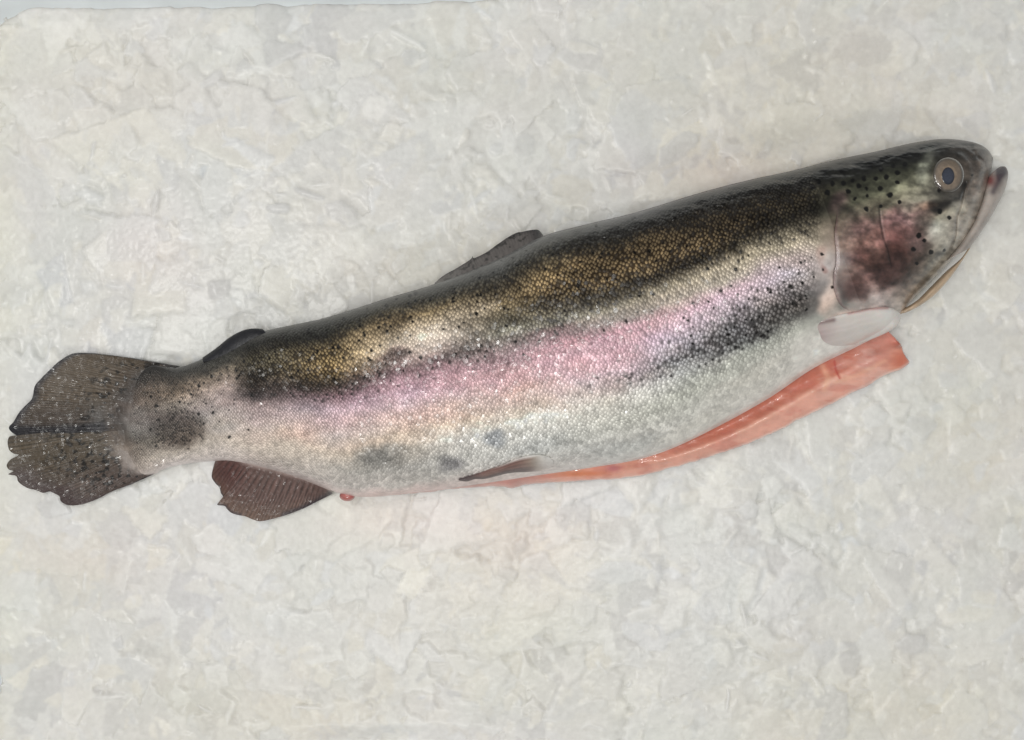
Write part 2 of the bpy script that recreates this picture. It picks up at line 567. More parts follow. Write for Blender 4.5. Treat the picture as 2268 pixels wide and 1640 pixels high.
# ------------------------------------------------------------------ trout: pigment
# each section: fractions from back to belly with the skin tone there, back-edge sheen and silver belly highlight painted in, then rim darkness E and dark-scale share D
PIG = {
    268: [(0, 58, 54, 52), (.3, 92, 79, 72), (.6, 98, 85, 78), (.85, 124, 110, 98), (1, 156, 144, 136)],
    386: [(0, 60, 58, 55), (.1, 88, 82, 74), (.24, 165, 142, 118), (.38, 150, 138, 126), (.55, 140, 128, 122), (.72, 150, 143, 132), (.85, 182, 174, 162), (1, 196, 186, 184)],
    510: [(0, 68, 68, 64), (.1, 86, 84, 74), (.18, 138, 124, 106), (.35, 164, 144, 138), (.5, 170, 142, 138), (.65, 186, 168, 158), (.8, 194, 182, 168), (.92, 200, 190, 184), (1, 194, 182, 180)],
    575: [(0, 70, 70, 66), (.08, 60, 58, 50), (.18, 92, 86, 66), (.3, 76, 68, 56), (.42, 70, 58, 56), (.5, 140, 112, 112), (.6, 182, 150, 148), (.72, 194, 172, 160), (.85, 198, 186, 172), (1, 190, 178, 175)],
    640: [(0, 72, 73, 69), (.08, 62, 60, 52), (.18, 98, 92, 70), (.32, 82, 74, 60), (.42, 100, 82, 80), (.5, 165, 132, 134), (.58, 192, 158, 156), (.68, 204, 178, 164), (.8, 200, 184, 168), (.92, 190, 182, 174), (1, 184, 172, 170)],
    780: [(0, 78, 80, 77), (.08, 60, 60, 52), (.17, 120, 102, 66), (.25, 160, 134, 82), (.32, 132, 110, 70), (.38, 86, 70, 58), (.44, 138, 98, 108), (.52, 206, 158, 176), (.62, 208, 172, 166), (.76, 204, 188, 168), (.86, 172, 170, 164), (.95, 194, 188, 184), (1, 196, 168, 164)],
    920: [(0, 88, 90, 87), (.05, 84, 78, 62), (.12, 158, 134, 92), (.23, 192, 178, 156), (.3, 172, 156, 146), (.37, 130, 98, 104), (.43, 178, 130, 144), (.5, 210, 150, 170), (.6, 218, 174, 166), (.7, 208, 184, 160), (.78, 186, 178, 164), (.87, 160, 160, 156), (.95, 188, 185, 180), (1, 196, 166, 162)],
    1040: [(0, 92, 95, 94), (.06, 80, 76, 64), (.12, 152, 132, 92), (.2, 194, 182, 162), (.28, 182, 170, 158), (.36, 118, 98, 98), (.43, 184, 130, 142), (.52, 216, 154, 166), (.6, 216, 172, 158), (.69, 212, 192, 170), (.77, 214, 214, 208), (.86, 188, 190, 186), (.93, 190, 190, 187), (1, 190, 166, 162)],
    1186: [(0, 98, 99, 98), (.06, 92, 92, 88), (.12, 78, 72, 58), (.2, 134, 116, 80), (.27, 104, 98, 78), (.33, 130, 130, 114), (.39, 142, 126, 122), (.45, 172, 130, 138), (.52, 220, 148, 158), (.6, 222, 168, 156), (.68, 214, 190, 172), (.74, 218, 218, 208), (.82, 194, 198, 194), (.9, 184, 188, 186), (1, 196, 184, 180)],
    1310: [(0, 102, 103, 102), (.07, 78, 74, 62), (.15, 154, 130, 84), (.23, 144, 120, 78), (.3, 98, 88, 66), (.36, 126, 124, 108), (.41, 138, 116, 116), (.46, 202, 132, 146), (.54, 222, 152, 170), (.62, 218, 170, 178), (.7, 206, 186, 178), (.77, 208, 208, 200), (.85, 196, 200, 193), (.93, 186, 190, 188), (1, 182, 178, 174)],
    1425: [(0, 102, 104, 104), (.07, 58, 56, 50), (.15, 132, 110, 72), (.24, 128, 107, 70), (.31, 82, 74, 56), (.36, 134, 128, 110), (.42, 154, 138, 132), (.47, 208, 142, 158), (.54, 222, 156, 180), (.61, 204, 164, 176), (.67, 176, 160, 162), (.73, 200, 200, 195), (.82, 196, 200, 190), (.92, 196, 198, 194), (1, 196, 193, 188)],
    1530: [(0, 104, 105, 106), (.06, 50, 48, 45), (.13, 112, 94, 62), (.22, 132, 110, 72), (.29, 76, 68, 52), (.34, 152, 142, 116), (.41, 168, 152, 138), (.46, 216, 158, 170), (.53, 218, 168, 194), (.6, 188, 168, 180), (.66, 138, 134, 136), (.72, 184, 188, 187), (.8, 184, 190, 179), (.9, 198, 201, 194), (1, 200, 199, 193)],
    1690: [(0, 78, 79, 81), (.06, 45, 43, 41), (.13, 78, 68, 50), (.22, 112, 94, 64), (.29, 76, 68, 50), (.35, 168, 156, 130), (.42, 178, 164, 144), (.48, 218, 172, 194), (.55, 194, 168, 180), (.62, 132, 128, 130), (.7, 110, 112, 113), (.76, 170, 176, 166), (.85, 192, 195, 187), (.93, 196, 196, 188), (1, 204, 203, 198)],
    1800: [(0, 70, 71, 73), (.06, 45, 44, 42), (.14, 86, 74, 52), (.24, 72, 64, 48), (.3, 112, 106, 86), (.37, 174, 162, 134), (.44, 194, 170, 170), (.51, 206, 180, 196), (.58, 160, 148, 150), (.65, 108, 106, 107), (.73, 112, 114, 111), (.79, 172, 177, 167), (.87, 206, 207, 200), (1, 208, 207, 202)],
    1900: [(0, 62, 63, 64), (.07, 43, 43, 41), (.15, 76, 68, 50), (.24, 62, 58, 46), (.32, 124, 116, 95), (.4, 178, 163, 138), (.48, 194, 170, 156), (.55, 170, 158, 154), (.62, 132, 126, 124), (.7, 92, 92, 92), (.78, 134, 136, 130), (.86, 200, 199, 193), (1, 208, 206, 202)],
    1965: [(0, 56, 57, 57), (.08, 54, 55, 48), (.16, 74, 77, 61), (.26, 86, 88, 71), (.34, 108, 96, 86), (.42, 132, 104, 98), (.5, 160, 120, 108), (.6, 178, 138, 124), (.7, 192, 162, 154), (.8, 198, 180, 174), (1, 206, 200, 195)],
    2020: [(0, 58, 60, 60), (.08, 42, 44, 41), (.15, 72, 76, 60), (.26, 106, 110, 88), (.38, 128, 122, 102), (.45, 156, 116, 112), (.56, 158, 108, 104), (.66, 124, 80, 72), (.78, 114, 82, 73), (.9, 132, 110, 95), (1, 152, 132, 112)],
    2062: [(0, 68, 70, 70), (.08, 46, 48, 45), (.18, 84, 88, 70), (.3, 132, 134, 113), (.42, 162, 156, 136), (.5, 172, 132, 124), (.6, 154, 118, 112), (.7, 142, 112, 101), (.78, 128, 108, 96), (.88, 136, 128, 112), (1, 162, 148, 128)],
    2100: [(0, 74, 76, 75), (.1, 52, 54, 52), (.2, 78, 81, 68), (.32, 116, 117, 102), (.44, 118, 113, 99), (.53, 108, 96, 84), (.62, 172, 162, 142), (.72, 190, 182, 164), (.85, 154, 148, 133), (1, 164, 154, 136)],
    2134: [(0, 78, 79, 77), (.12, 66, 65, 61), (.3, 98, 92, 84), (.5, 114, 109, 102), (.65, 178, 168, 153), (.8, 168, 158, 146), (1, 166, 156, 142)],
    2160: [(0, 84, 83, 81), (.2, 95, 88, 80), (.45, 118, 106, 95), (.65, 142, 128, 114), (.85, 152, 140, 125), (1, 160, 150, 138)],
    2196: [(0, 92, 84, 78), (.5, 122, 108, 97), (1, 140, 120, 108)],
}
# E (rim darkness) and D (share of dark scales) by the belly x of the section and fraction
EDT = {
    268: [(0, .2, .1), (1, .2, .1)],
    386: [(0, .3, .2), (.2, .4, .28), (.5, .3, .2), (.8, .15, .03), (1, .1, 0)],
    520: [(0, .4, .3), (.15, .4, .2), (.35, .25, .12), (.6, .2, .06), (.8, .2, 0), (1, .05, 0)],
    590: [(0, .6, .4), (.15, .9, .4), (.33, .95, .5), (.42, .7, .3), (.52, .4, .06), (.7, .35, .0), (.9, .15, 0), (1, 0, 0)],
    640: [(0, .6, .4), (.15, .9, .34), (.33, .9, .42), (.42, .6, .3), (.52, .4, .06), (.7, .35, .0), (.9, .15, 0), (1, 0, 0)],
    780: [(0, .5, .4), (.1, .8, .5), (.2, 1, .28), (.3, 1, .22), (.4, .8, .4), (.5, .5, .08), (.65, .42, 0), (.85, .2, 0), (1, 0, 0)],
    900: [(0, .4, .3), (.08, .8, .36), (.16, .8, .1), (.24, .55, .04), (.31, .5, .1), (.38, .6, .26), (.48, .5, .05), (.65, .42, 0), (.8, .3, .02), (.92, .15, 0), (1, 0, 0)],
    1040: [(0, .4, .3), (.08, .8, .36), (.16, .85, .1), (.24, .5, .03), (.3, .45, .06), (.38, .6, .2), (.48, .5, .03), (.65, .42, 0), (.8, .3, .02), (.92, .15, 0), (1, 0, 0)],
    1310: [(0, .3, .25), (.08, .8, .4), (.18, 1, .2), (.28, 1, .3), (.35, .9, .34), (.42, .7, .15), (.5, .5, .02), (.65, .45, .02), (.8, .3, 0), (.92, .12, 0), (1, 0, 0)],
    1530: [(0, .3, .3), (.08, .9, .55), (.18, 1, .24), (.28, 1, .4), (.35, .5, .1), (.42, .4, .08), (.5, .45, .04), (.6, .6, .14), (.66, .9, .4), (.71, .6, .15), (.78, .25, 0), (1, 0, 0)],
    1690: [(0, .3, .3), (.08, .9, .6), (.18, 1, .36), (.28, 1, .4), (.35, .4, .12), (.43, .4, .08), (.52, .6, .14), (.6, .85, .34), (.68, .95, .5), (.75, .5, .1), (.82, .2, 0), (1, 0, 0)],
    1900: [(0, .3, .3), (.08, .9, .6), (.2, 1, .45), (.3, .7, .25), (.4, .4, .06), (.5, .6, .12), (.58, .8, .24), (.68, .95, .5), (.76, .6, .2), (.84, .1, 0), (1, 0, 0)],
    2300: [(0, 0, 0), (1, 0, 0)],
}


def table(tab, nchan):
    fs = np.linspace(0, 1, 101)
    keys = sorted(tab)
    us = []
    grid = []
    for k in keys:
        us.append(np.interp(k, FR[:, 2], _u))
        row = np.array(tab[k], float)
        grid.append(np.stack([np.interp(fs, row[:, 0], row[:, 1 + c]) for c in range(nchan)], -1))
    us = np.array(us)
    grid = np.array(grid)

    def ev(u, f):
        u = np.clip(u, us[0], us[-1])
        i = np.clip(np.searchsorted(us, u) - 1, 0, len(us) - 2)
        t = (u - us[i]) / np.maximum(us[i + 1] - us[i], 1e-6)
        ff = np.clip(f, 0, 1) * 100
        j = np.clip(ff.astype(int), 0, 99)
        q = (ff - j)[..., None]
        t = t[..., None]
        g = lambda a: grid[a, j] * (1 - q) + grid[a, j + 1] * q
        return g(i) * (1 - t) + g(i + 1) * t
    return ev


_pig = table(PIG, 3)
_ed = table(EDT, 2)
HS = [(370, 405, 22), (468, 382, 20), (570, 370, 20), (625, 330, 16), (688, 318, 18), (650, 390, 20), (525, 455, 22), (445, 472, 18), (382, 490, 20),
      (303, 493, 20), (488, 508, 20), (613, 460, 18), (690, 448, 20), (765, 415, 22), (765, 485, 16), (645, 530, 20), (712, 575, 22), (545, 530, 13),
      (550, 580, 13), (460, 603, 16), (415, 550, 20), (265, 560, 24), (545, 675, 18), (645, 655, 16), (780, 625, 16), (1135, 738, 18), (920, 868, 22),
      (885, 965, 20), (1005, 983, 18), (905, 1068, 15), (1300, 435, 13), (820, 355, 20), (735, 365, 18), (1100, 968, 11),
      (1070, 690, 22), (1060, 545, 16), (955, 900, 14), (200, 480, 20), (160, 520, 22), (240, 430, 22), (1300, 225, 17)]
SPOTS = [(1750.3 + a * .30987, 254.1 + b * .30987, r * .31) for a, b, r in HS]
_r2 = np.random.default_rng(21)
for k in range(230):                                   # small dark spots over the back and tail stalk
    uu = _r2.uniform(0.02, 0.76)
    ff = abs(_r2.normal(0.16, 0.13)) if uu > 0.16 else _r2.uniform(0.05, 0.8)
    tx, ty, bx, by, h = frame(uu)
    SPOTS.append((tx + (bx - tx) * ff, ty + (by - ty) * ff, _r2.uniform(2, 4.4)))
for k in range(60):                                    # sparse ones lower, near the head
    uu = _r2.uniform(0.62, 0.79)
    ff = _r2.uniform(0.45, 0.74)
    tx, ty, bx, by, h = frame(uu)
    SPOTS.append((tx + (bx - tx) * ff, ty + (by - ty) * ff, _r2.uniform(2.5, 4)))
BLOBS = [  # x, y, rx, ry, angle, tone, strength : patches of skin colour of their own
    (394, 952, 66, 50, -10, (104, 90, 79), .9), (836, 1012, 76, 36, -8, (126, 127, 124), .85), (1008, 1028, 36, 22, -10, (108, 108, 114), .75),
    (1100, 972, 30, 20, 10, (110, 120, 132), .65), (1065, 690, 46, 20, -18, (196, 184, 160), .4), (640, 1000, 60, 22, 20, (196, 186, 170), .4), (575, 880, 20, 14, -30, (80, 72, 74), .45),
    (870, 790, 60, 18, -18, (88, 66, 66), .55), (1230, 735, 70, 16, -18, (168, 110, 120), .3), (300, 935, 30, 36, 0, (160, 152, 146), .5),
    (1545, 945, 110, 24, -25, (196, 196, 184), .35), (1660, 830, 120, 18, -27, (200, 198, 186), .35), (1330, 905, 120, 30, -18, (198, 200, 188), .3),
    (1400, 985, 90, 20, -15, (152, 162, 162), .35), (1200, 990, 80, 22, -10, (158, 166, 168), .35),
    (1955, 600, 64, 44, -20, (104, 70, 64), .8), (1905, 570, 36, 34, 10, (128, 78, 72), .6), (1890, 640, 36, 36, 0, (102, 66, 64), .6), (1975, 555, 24, 20, 0, (96, 56, 48), .5), (1915, 500, 36, 26, 0, (150, 110, 106), .6),
    (1990, 480, 30, 26, 10, (166, 116, 116), .55), (2050, 455, 26, 14, -20, (170, 118, 92), .4), (2030, 540, 30, 26, 0, (128, 108, 108), .4),
    (2080, 520, 34, 30, 15, (212, 206, 190), .75), (2045, 500, 26, 26, 20, (92, 82, 74), .5), (2072, 462, 30, 14, -10, (66, 62, 60), .6), (2050, 372, 22, 50, 15, (150, 158, 144), .55), (2075, 470, 16, 12, 0, (70, 62, 60), .5),
    (1858, 445, 18, 30, 10, (110, 82, 88), .6), (1824, 565, 14, 34, 5, (186, 132, 118), .45), (1828, 598, 8, 12, 0, (140, 66, 58), .4),
    (1836, 660, 22, 52, 12, (208, 184, 170), .7), (1860, 700, 40, 16, -20, (190, 162, 152), .6), (1560, 690, 30, 12, -20, (190, 170, 180), .3)]


def pigment(px, py):
    wx = 16 * (fbm(px / 60, py / 60, 2, 3) - 0.5)
    wy = 16 * (fbm(px / 45, py / 30, 8, 3) - 0.5)
    u, f = uf(px + wx * 1.5, py + wy)
    u0, f0 = uf(px, py)
    k = np.exp(-((f0 - .0) / .05) ** 2)
    f = f * (1 - k) + f0 * k
    c = _pig(u, f)
    ed = _ed(u, f)
    for (x, y, rx, ry, an, tone, st) in BLOBS:
        a = math.radians(an)
        dx, dy = px + wx * 2.2 - x, py + wy * 1.8 - y
        p = (dx * math.cos(a) + dy * math.sin(a)) / rx
        q = (-dx * math.sin(a) + dy * math.cos(a)) / ry
        m = (st * (1 - sstep(0.5 if x < 500 else .25, 1.2, np.hypot(p, q))))[..., None]
        c = c * (1 - m) + np.array(tone) * m
        if (x, y) == (394, 952):
            ed = ed + m * np.array([.3, .42])
    bk = ((1 - sstep(.3, .45, f)) * sstep(.05, .12, f))[..., None]
    c = c * (1 + bk * (.5 * (fbm(px / 80, py / 34, 33, 3) - .5) + .35 * (fbm(px / 24, py / 14, 35, 2) - .5))[..., None])
    c = c * (1 + bk * np.array([.04, .01, -.01]))
    # hue drift of the pearly flank
    n1 = (fbm(px / 90, py / 40, 31, 3) - 0.5)[..., None]
    n2 = (fbm(px / 60, py / 35, 41, 3) - 0.5)[..., None]
    fl = (sstep(.4, .5, f) * (1 - sstep(.66, .8, f)))[..., None]
    c = c * (1 + fl * (n1 * np.array([.10, -.04, -.08]) + n2 * np.array([-.03, .0, .09])))
    c = c * (1 + 0.22 * (fbm(px / 22, py / 14, 51, 3) - 0.5))[..., None]
    # spots
    sp = np.zeros(np.shape(px))
    wob = 4.2 * (fbm(px / 6, py / 6, 61, 2) - 0.5)
    for (x, y, r) in SPOTS:
        near = (np.abs(px - x) < r * 2 + 4) & (np.abs(py - y) < r * 2 + 4)
        if near.any():
            d = np.hypot(px[near] - x, py[near] - y) + wob[near]
            sp[near] = np.maximum(sp[near], 1 - sstep(r * .62, r * 1.08, d))
    c = c * (1 - .8 * sp[..., None]) + .8 * sp[..., None] * np.array([26, 25, 24])
    # lines of the head bones
    for ln, st, wd in (([(1947, 462), (1950, 495), (1956, 526), (1966, 553), (1974, 590)], .22, 2.4), ([(1893, 578), (1924, 592), (1967, 585)], .12, 4),
                       ([(2139, 405), (2128, 458), (2119, 482), (2117, 522), (2104, 560)], .1, 4), ([(2060, 452), (2095, 452), (2125, 440), (2139, 405)], .3, 6),
                       ([(2000, 600), (2040, 575), (2090, 560)], .12, 6), ([(1900, 660), (1960, 640), (2010, 610)], .12, 6)):
        m = st * np.exp(-(dist_poly(px, py, ln) / wd) ** 2)
        c = c * (1 - m[..., None])
    m = .3 * np.exp(-(dist_poly(px, py, [(1951, 468), (1954, 495), (1960, 524)]) / 1.8) ** 2)[..., None]
    c = c * (1 - m) + np.array([190, 160, 158]) * m
    hd = sstep(.79, .83, u0)
    mo = fbm(px / 12, py / 9, 55, 3) - .5
    c = c * (1 + hd * .45 * mo)[..., None]
    c = deep(c)
    bl = (sstep(.64, .74, f) * (1 - .5 * sstep(.92, 1, f)) * (1 - hd))[..., None]
    c = c * (1 + bl * np.array([.06, .035, .02]))
    pk = (np.exp(-((f - .53) / .09) ** 2) * (1 - hd))[..., None]
    g = (c * np.array([.3, .59, .11])).sum(-1, keepdims=True)
    c = g + (c - g) * (1 - .3 * pk)
    c = np.where((hd > .5)[..., None], deep(c * .97, .3), c)
    col = np.where((hd > .5)[..., None], lin(np.clip(c, 0, 255), .84), lin(np.clip(c, 0, 255), .72)) * GAIN
    # where the scales are
    sx = np.interp(py, [380, 430, 480, 560, 620, 680, 740, 800], [1810, 1838, 1832, 1826, 1812, 1800, 1778, 1760])
    s = (1 - sstep(-34, 12, px - sx + wx * 1.5)) * sstep(270, 300, px)
    s = s * (1 - .8 * sstep(.93, 1.0, f0)) * (1 - .4 * (sstep(.79, .9, f0) * sstep(1350, 1650, px)))
    s = s * (1 - .85 * (1 - sstep(0.015, 0.075, f0)))
    E = np.clip(ed[..., 0], 0, 1)
    D = np.clip(ed[..., 1] * (0.35 + 0.85 * fbm(px / 40, py / 22, 71, 2)), 0, 1)
    return np.clip(col, 0, .93), np.stack([E, D, s], -1)


# ------------------------------------------------------------------ trout: body mesh
trout = bpy.data.objects.new("trout", None)
sc.collection.objects.link(trout)
trout.location = (0, 0, 0)
tag(trout, "gutted rainbow trout with pink side stripe lying on crushed ice", "fish")


def build_body():
    n, m = 1000, 210
    u = np.linspace(0, 1, n)
    u = np.where(u > .9, u, u)
    v = np.linspace(0, 1, m)
    th = 0.5 - 0.5 * np.cos(np.pi * v)
    v = .55 * v + .45 * th
    U, V = np.meshgrid(u, v, indexing='ij')
    tx, ty, bx, by, h = frame(U)
    px = tx + (bx - tx) * V
    py = ty + (by - ty) * V
    zt = body_z(U, V, px, py)
    zb = body_z(U, V, px, py, top=False)
    col, prm = pigment(px, py)
    # scale lattice coordinates: along the body and round the girth
    seg = np.sqrt(np.diff(px, axis=1) ** 2 + np.diff(py, axis=1) ** 2 + np.diff(body_z(U, V, px, py, True, False), axis=1) ** 2)
    t = np.concatenate([np.zeros((n, 1)), np.cumsum(seg, axis=1)], 1)
    mid = t[:, m // 2][:, None]
    # keep rows continuous: scales get smaller towards the tail
    girth = np.maximum(t[:, -1][:, None], 200.)
    k = (girth / 640.0) ** .55
    t = (t - mid) / k
    kk = k[:, 0]
    s = np.cumsum(np.r_[0, np.full(n - 1, LEN / (n - 1))] / kk)[:, None] + 0 * t
    Lp, Wp = 10.5, 13.0
    s = s + 10 * (fbm(px / 70, py / 50, 151, 2) - .5)
    t = t + 12 * (fbm(px / 60, py / 60, 161, 2) - .5)
    suv = np.stack([s / Lp + t / Wp, s / Lp - t / Wp], -1).reshape(-1, 2)
    vt = P(px, py, zt).reshape(-1, 3)
    vb = P(px, py, zb).reshape(-1, 3)
    c = col.reshape(-1, 3)
    p = prm.reshape(-1, 3)
    make_mesh("body", np.vstack([vt, vb]), sheet_faces(n, m), M_SKIN, trout, col=np.vstack([c, c]), prm=np.vstack([p, p]), suv=np.vstack([suv, suv]))


build_body()


def headcol(px, py, u, v):
    return pigment(px, py)[0]


# gill cover: a plate that rises off the cheek to its free rear edge
def gill_z(px, py, u, v):
    return surf(px, py) - 5 + 11 * (1 - v) ** .6 * sstep(0, .3, u) * (1 - .7 * sstep(.9, 1, u)) - 1.5 * np.exp(-(dist_poly(px, py, [(1947, 462), (1950, 495), (1956, 526), (1966, 553), (1974, 590)]) / 3) ** 2) \
        - 1 * np.exp(-(dist_poly(px, py, [(1893, 578), (1924, 592), (1967, 585)]) / 4) ** 2) + 3 * (fbm(px / 25, py / 18, 77, 2) - .5)


def gill_col(px, py, u, v):
    c = pigment(px, py)[0]
    rim = np.exp(-(v / .035) ** 2)[..., None]
    return c * (1 - .5 * rim * sstep(0, .3, u)[..., None]) + .5 * rim * sstep(0, .3, u)[..., None] * lin((128, 84, 92))


loft("gill_cover", GILL, [(1955, 425), (2005, 455), (2030, 500), (2040, 550), (2040, 590), (2030, 625), (2018, 655), (2003, 676)][:8], 120, 110,
     gill_z, lambda x, y, u, v: 3 * np.minimum(1, np.minimum(v, 1 - v) * 20), gill_col, M_HEAD, trout)


# lower jaw with its upturned tip
def jaw_col(px, py, u, v):
    base = lin((158, 148, 140))
    tip = lin((66, 58, 66))
    red = lin((120, 50, 50))
    m = (np.exp(-(np.hypot(px - 2222, py - 380) / 16) ** 2) + .8 * np.exp(-(dist_poly(px, py, [(2214, 376), (2212, 400), (2200, 425)]) / 8) ** 2))[..., None]
    m = np.clip(m, 0, .95)
    r = np.clip(np.exp(-(np.hypot(px - 2192, py - 400) / 13) ** 2), 0, .9)[..., None]
    c = base * (.8 + .4 * fbm(px / 30, py / 40, 81, 3))[..., None]
    c = c * (1 - m) + tip * m
    return (c * (1 - r) + red * r) * GAIN


loft("lower_jaw", [(2208, 374), (2193, 388), (2186, 405), (2180, 430), (2170, 460), (2158, 490), (2140, 520), (2118, 552), (2096, 578)],
     [(2216, 369), (2227, 370), (2233, 383), (2231, 402), (2226, 420), (2214, 445), (2198, 475), (2175, 512), (2148, 550)], 90, 30,
     lambda x, y, u, v: 36 + 34 * u - 10 * v, lambda x, y, u, v: 22 * np.sqrt(np.maximum(1 - (2 * v - 1) ** 2, 0)) * np.minimum(1, .35 + 3 * u) * np.minimum(1, 8 * u + .1),
     jaw_col, M_HEAD, trout, cosv=True)

loft("upper_jaw", [(2152, 372), (2142, 402), (2131, 456), (2122, 482), (2119, 520), (2108, 556)], [(2187, 366), (2185, 400), (2179, 432), (2167, 464), (2155, 490), (2136, 522), (2116, 553)], 90, 30,
     lambda x, y, u, v: surf(x, y) + 1.0 - 5 * (1 - sstep(0, .3, u)), lambda x, y, u, v: 2.2 * np.sqrt(np.maximum(1 - (2 * v - 1) ** 2, 0)) * np.minimum(1, 5 * np.minimum(u, 1 - u) + .05),
     lambda x, y, u, v: headcol(x, y, u, v) * (1.12 + .2 * (fbm(x / 16, y / 30, 44, 3) - .5))[..., None], M_HEAD, trout, cosv=True)

# throat membrane below the gill cover
loft("gill_membrane", [(2147, 547), (2128, 573), (2096, 601), (2060, 637), (2028, 668), (1990, 690)],
     [(2149, 550), (2129, 582), (2107, 613), (2076, 648), (2045, 673), (2014, 690), (1993, 696)], 80, 20,
     lambda x, y, u, v: 62 + 4 * v, lambda x, y, u, v: 15 * np.sqrt(np.maximum(1 - (2 * v - 1) ** 2, 0)) * np.minimum(1, 6 * np.minimum(u, 1 - u) + .1),
     lambda x, y, u, v: (lin((178, 152, 122)) * (.55 + .85 * fbm((x - y) / 70, (x + y) / 9, 4, 3))[..., None] * (1 - .25 * (v < .3))[..., None]) * GAIN, M_HEAD, trout, cosv=True)


# eye
def dome(name, cx, cy, rx, ry, zc, hgt, colfun, mat, parent, n=48, rings=24, slope=(0, 0)):
    th = np.linspace(0, 2 * np.pi, n, endpoint=False)
    r = np.sin(np.linspace(0.02, np.pi / 2, rings))
    R, T = np.meshgrid(r, th, indexing='ij')
    px = cx + rx * R * np.cos(T)
    py = cy + ry * R * np.sin(T)
    z = zc + hgt * np.sqrt(np.maximum(1 - R ** 2, 0)) + slope[0] * (px - cx) + slope[1] * (py - cy)
    v = P(px, py, z).reshape(-1, 3)
    v = np.vstack([v, P(cx, cy, zc + hgt)[None], P(cx, cy, zc - hgt * .5)[None]])
    f = []
    for i in range(rings - 1):
        for j in range(n):
            k = (j + 1) % n
            f.append((i * n + j, i * n + k, (i + 1) * n + k, (i + 1) * n + j))
    N = rings * n
    for j in range(n):
        k = (j + 1) % n
        f.append((N, j, k, k)) if False else None
    quads = np.array(f)
    caps = np.array([(N, (j + 1) % n, j, j) for j in range(n)])
    me_faces = quads[:, ::-1]
    col = np.vstack([np.asarray(colfun(R, T)).reshape(-1, 3), np.asarray(colfun(np.array([[0.]]), np.array([[0.]]))).reshape(-1, 3), np.asarray(colfun(np.array([[1.]]), np.array([[0.]]))).reshape(-1, 3)])
    # close with quads folded to a small inner ring
    inner = np.array([(0 * n + (2 * j) % n, 0 * n + (2 * j + 1) % n, 0 * n + (2 * j + 2) % n, N) for j in range(n // 2)])[:, ::-1]
    outer = np.array([((rings - 1) * n + (2 * j) % n, (rings - 1) * n + (2 * j + 1) % n, (rings - 1) * n + (2 * j + 2) % n, N + 1) for j in range(n // 2)])
    return make_mesh(name, v, np.vstack([me_faces, inner, outer]), mat, parent, col=col)


_q = np.array([[-30, 0], [30, 0], [0, -30], [0, 30], [0, 0]], float)
_qu, _qf = uf(EYE[0] + _q[:, 0], EYE[1] + _q[:, 1])
_qz = body_z(_qu, _qf, EYE[0] + _q[:, 0], EYE[1] + _q[:, 1], True, False)
eb = float(_qz[4])
ESL = (float(_qz[1] - _qz[0]) / 60 * .6, float(_qz[3] - _qz[2]) / 60 * .6)


def iris_col(R, T):
    c = np.ones(R.shape + (3,)) * lin((138, 120, 102))
    m = sstep(.74, .93, R)[..., None]
    c = c * (1 - m) + lin((96, 90, 82)) * m
    m = np.exp(-((R - .47) / .07) ** 2)[..., None] * .5
    c = c * (1 - m) + lin((170, 142, 112)) * m
    k = (.5 * np.exp(-((np.sin(T * .5 + .6)) / .35) ** 2) * sstep(.4, .8, R))[..., None]
    c = c * (1 - k) + lin((110, 92, 66)) * k
    d = (np.exp(-(np.hypot(R * np.cos(T) + .55, R * np.sin(T) - .72) / .16) ** 2))[..., None]
    c = c * (1 + .5 * (fbm(R * np.cos(T) * 5 + 9, R * np.sin(T) * 5 + 9, 3, 3) - .5))[..., None]
    return (c * (1 - d) + lin((50, 20, 18)) * d) * 1.0


eye = dome("eye", EYE[0], EYE[1], 35, 39, eb - 3, 14, iris_col, M_EYE, trout, slope=ESL)


def pup_col(R, T):
    c = np.ones(R.shape + (3,)) * lin((60, 66, 84))
    m = sstep(.6, 1, R)[..., None]
    return c * (1 - m) + lin((38, 42, 56)) * m


dome("pupil", 2100, 390, 14.5, 19.5, eb + 9.4, 3.2, pup_col, M_EYE, eye, slope=ESL)

# ------------------------------------------------------------------ trout: fins


def ray_relief(k, amp):
    return lambda u, v: amp * np.sin(u * k * 2 * np.pi)


TAIL_ROOT = [(400, 812), (352, 830), (318, 862), (300, 910), (294, 960), (304, 1000), (322, 1030), (352, 1046)]
TAIL_UP = [(289, 793), (234, 786), (193, 782), (160, 784), (132, 800), (110, 820), (91, 839), (77, 856), (71, 883), (55, 900), (41, 916), (30, 935), (20, 946), (24, 956), (40, 967)]
TAIL_LOW = [(40, 966), (22, 967), (17, 979), (20, 996), (30, 1005), (42, 1008), (24, 1018), (15, 1030), (19, 1040), (30, 1044), (18, 1051), (36, 1055), (41, 1068), (60, 1081), (80, 1086), (96, 1092), (110, 1089),
            (122, 1094), (132, 1100), (135, 1111), (152, 1119.5), (179, 1118), (215, 1106), (248, 1089), (289, 1074)]


def fin_stripes(u, v, k, seed):
    uw = u + .03 * (fbm(u * 7, v * 1.5, seed, 2) - .5)
    ph = uw * k * 1.9
    amp = .35 + .9 * vnoise(u * k * .7, v * 2.5, seed + 3)
    a = np.abs(np.sin(np.pi * ph)) ** .7
    b = np.abs(np.sin(np.pi * ph * 2)) ** .7
    w = sstep(.35, .6, v)
    r = (a * (1 - w) + b * w) * .75 + .35 * (fbm(u * k * 3.1, v * 1.6, seed + 9, 2) - .3)
    return np.clip(.5 + (r - .5) * amp, 0, 1.1)


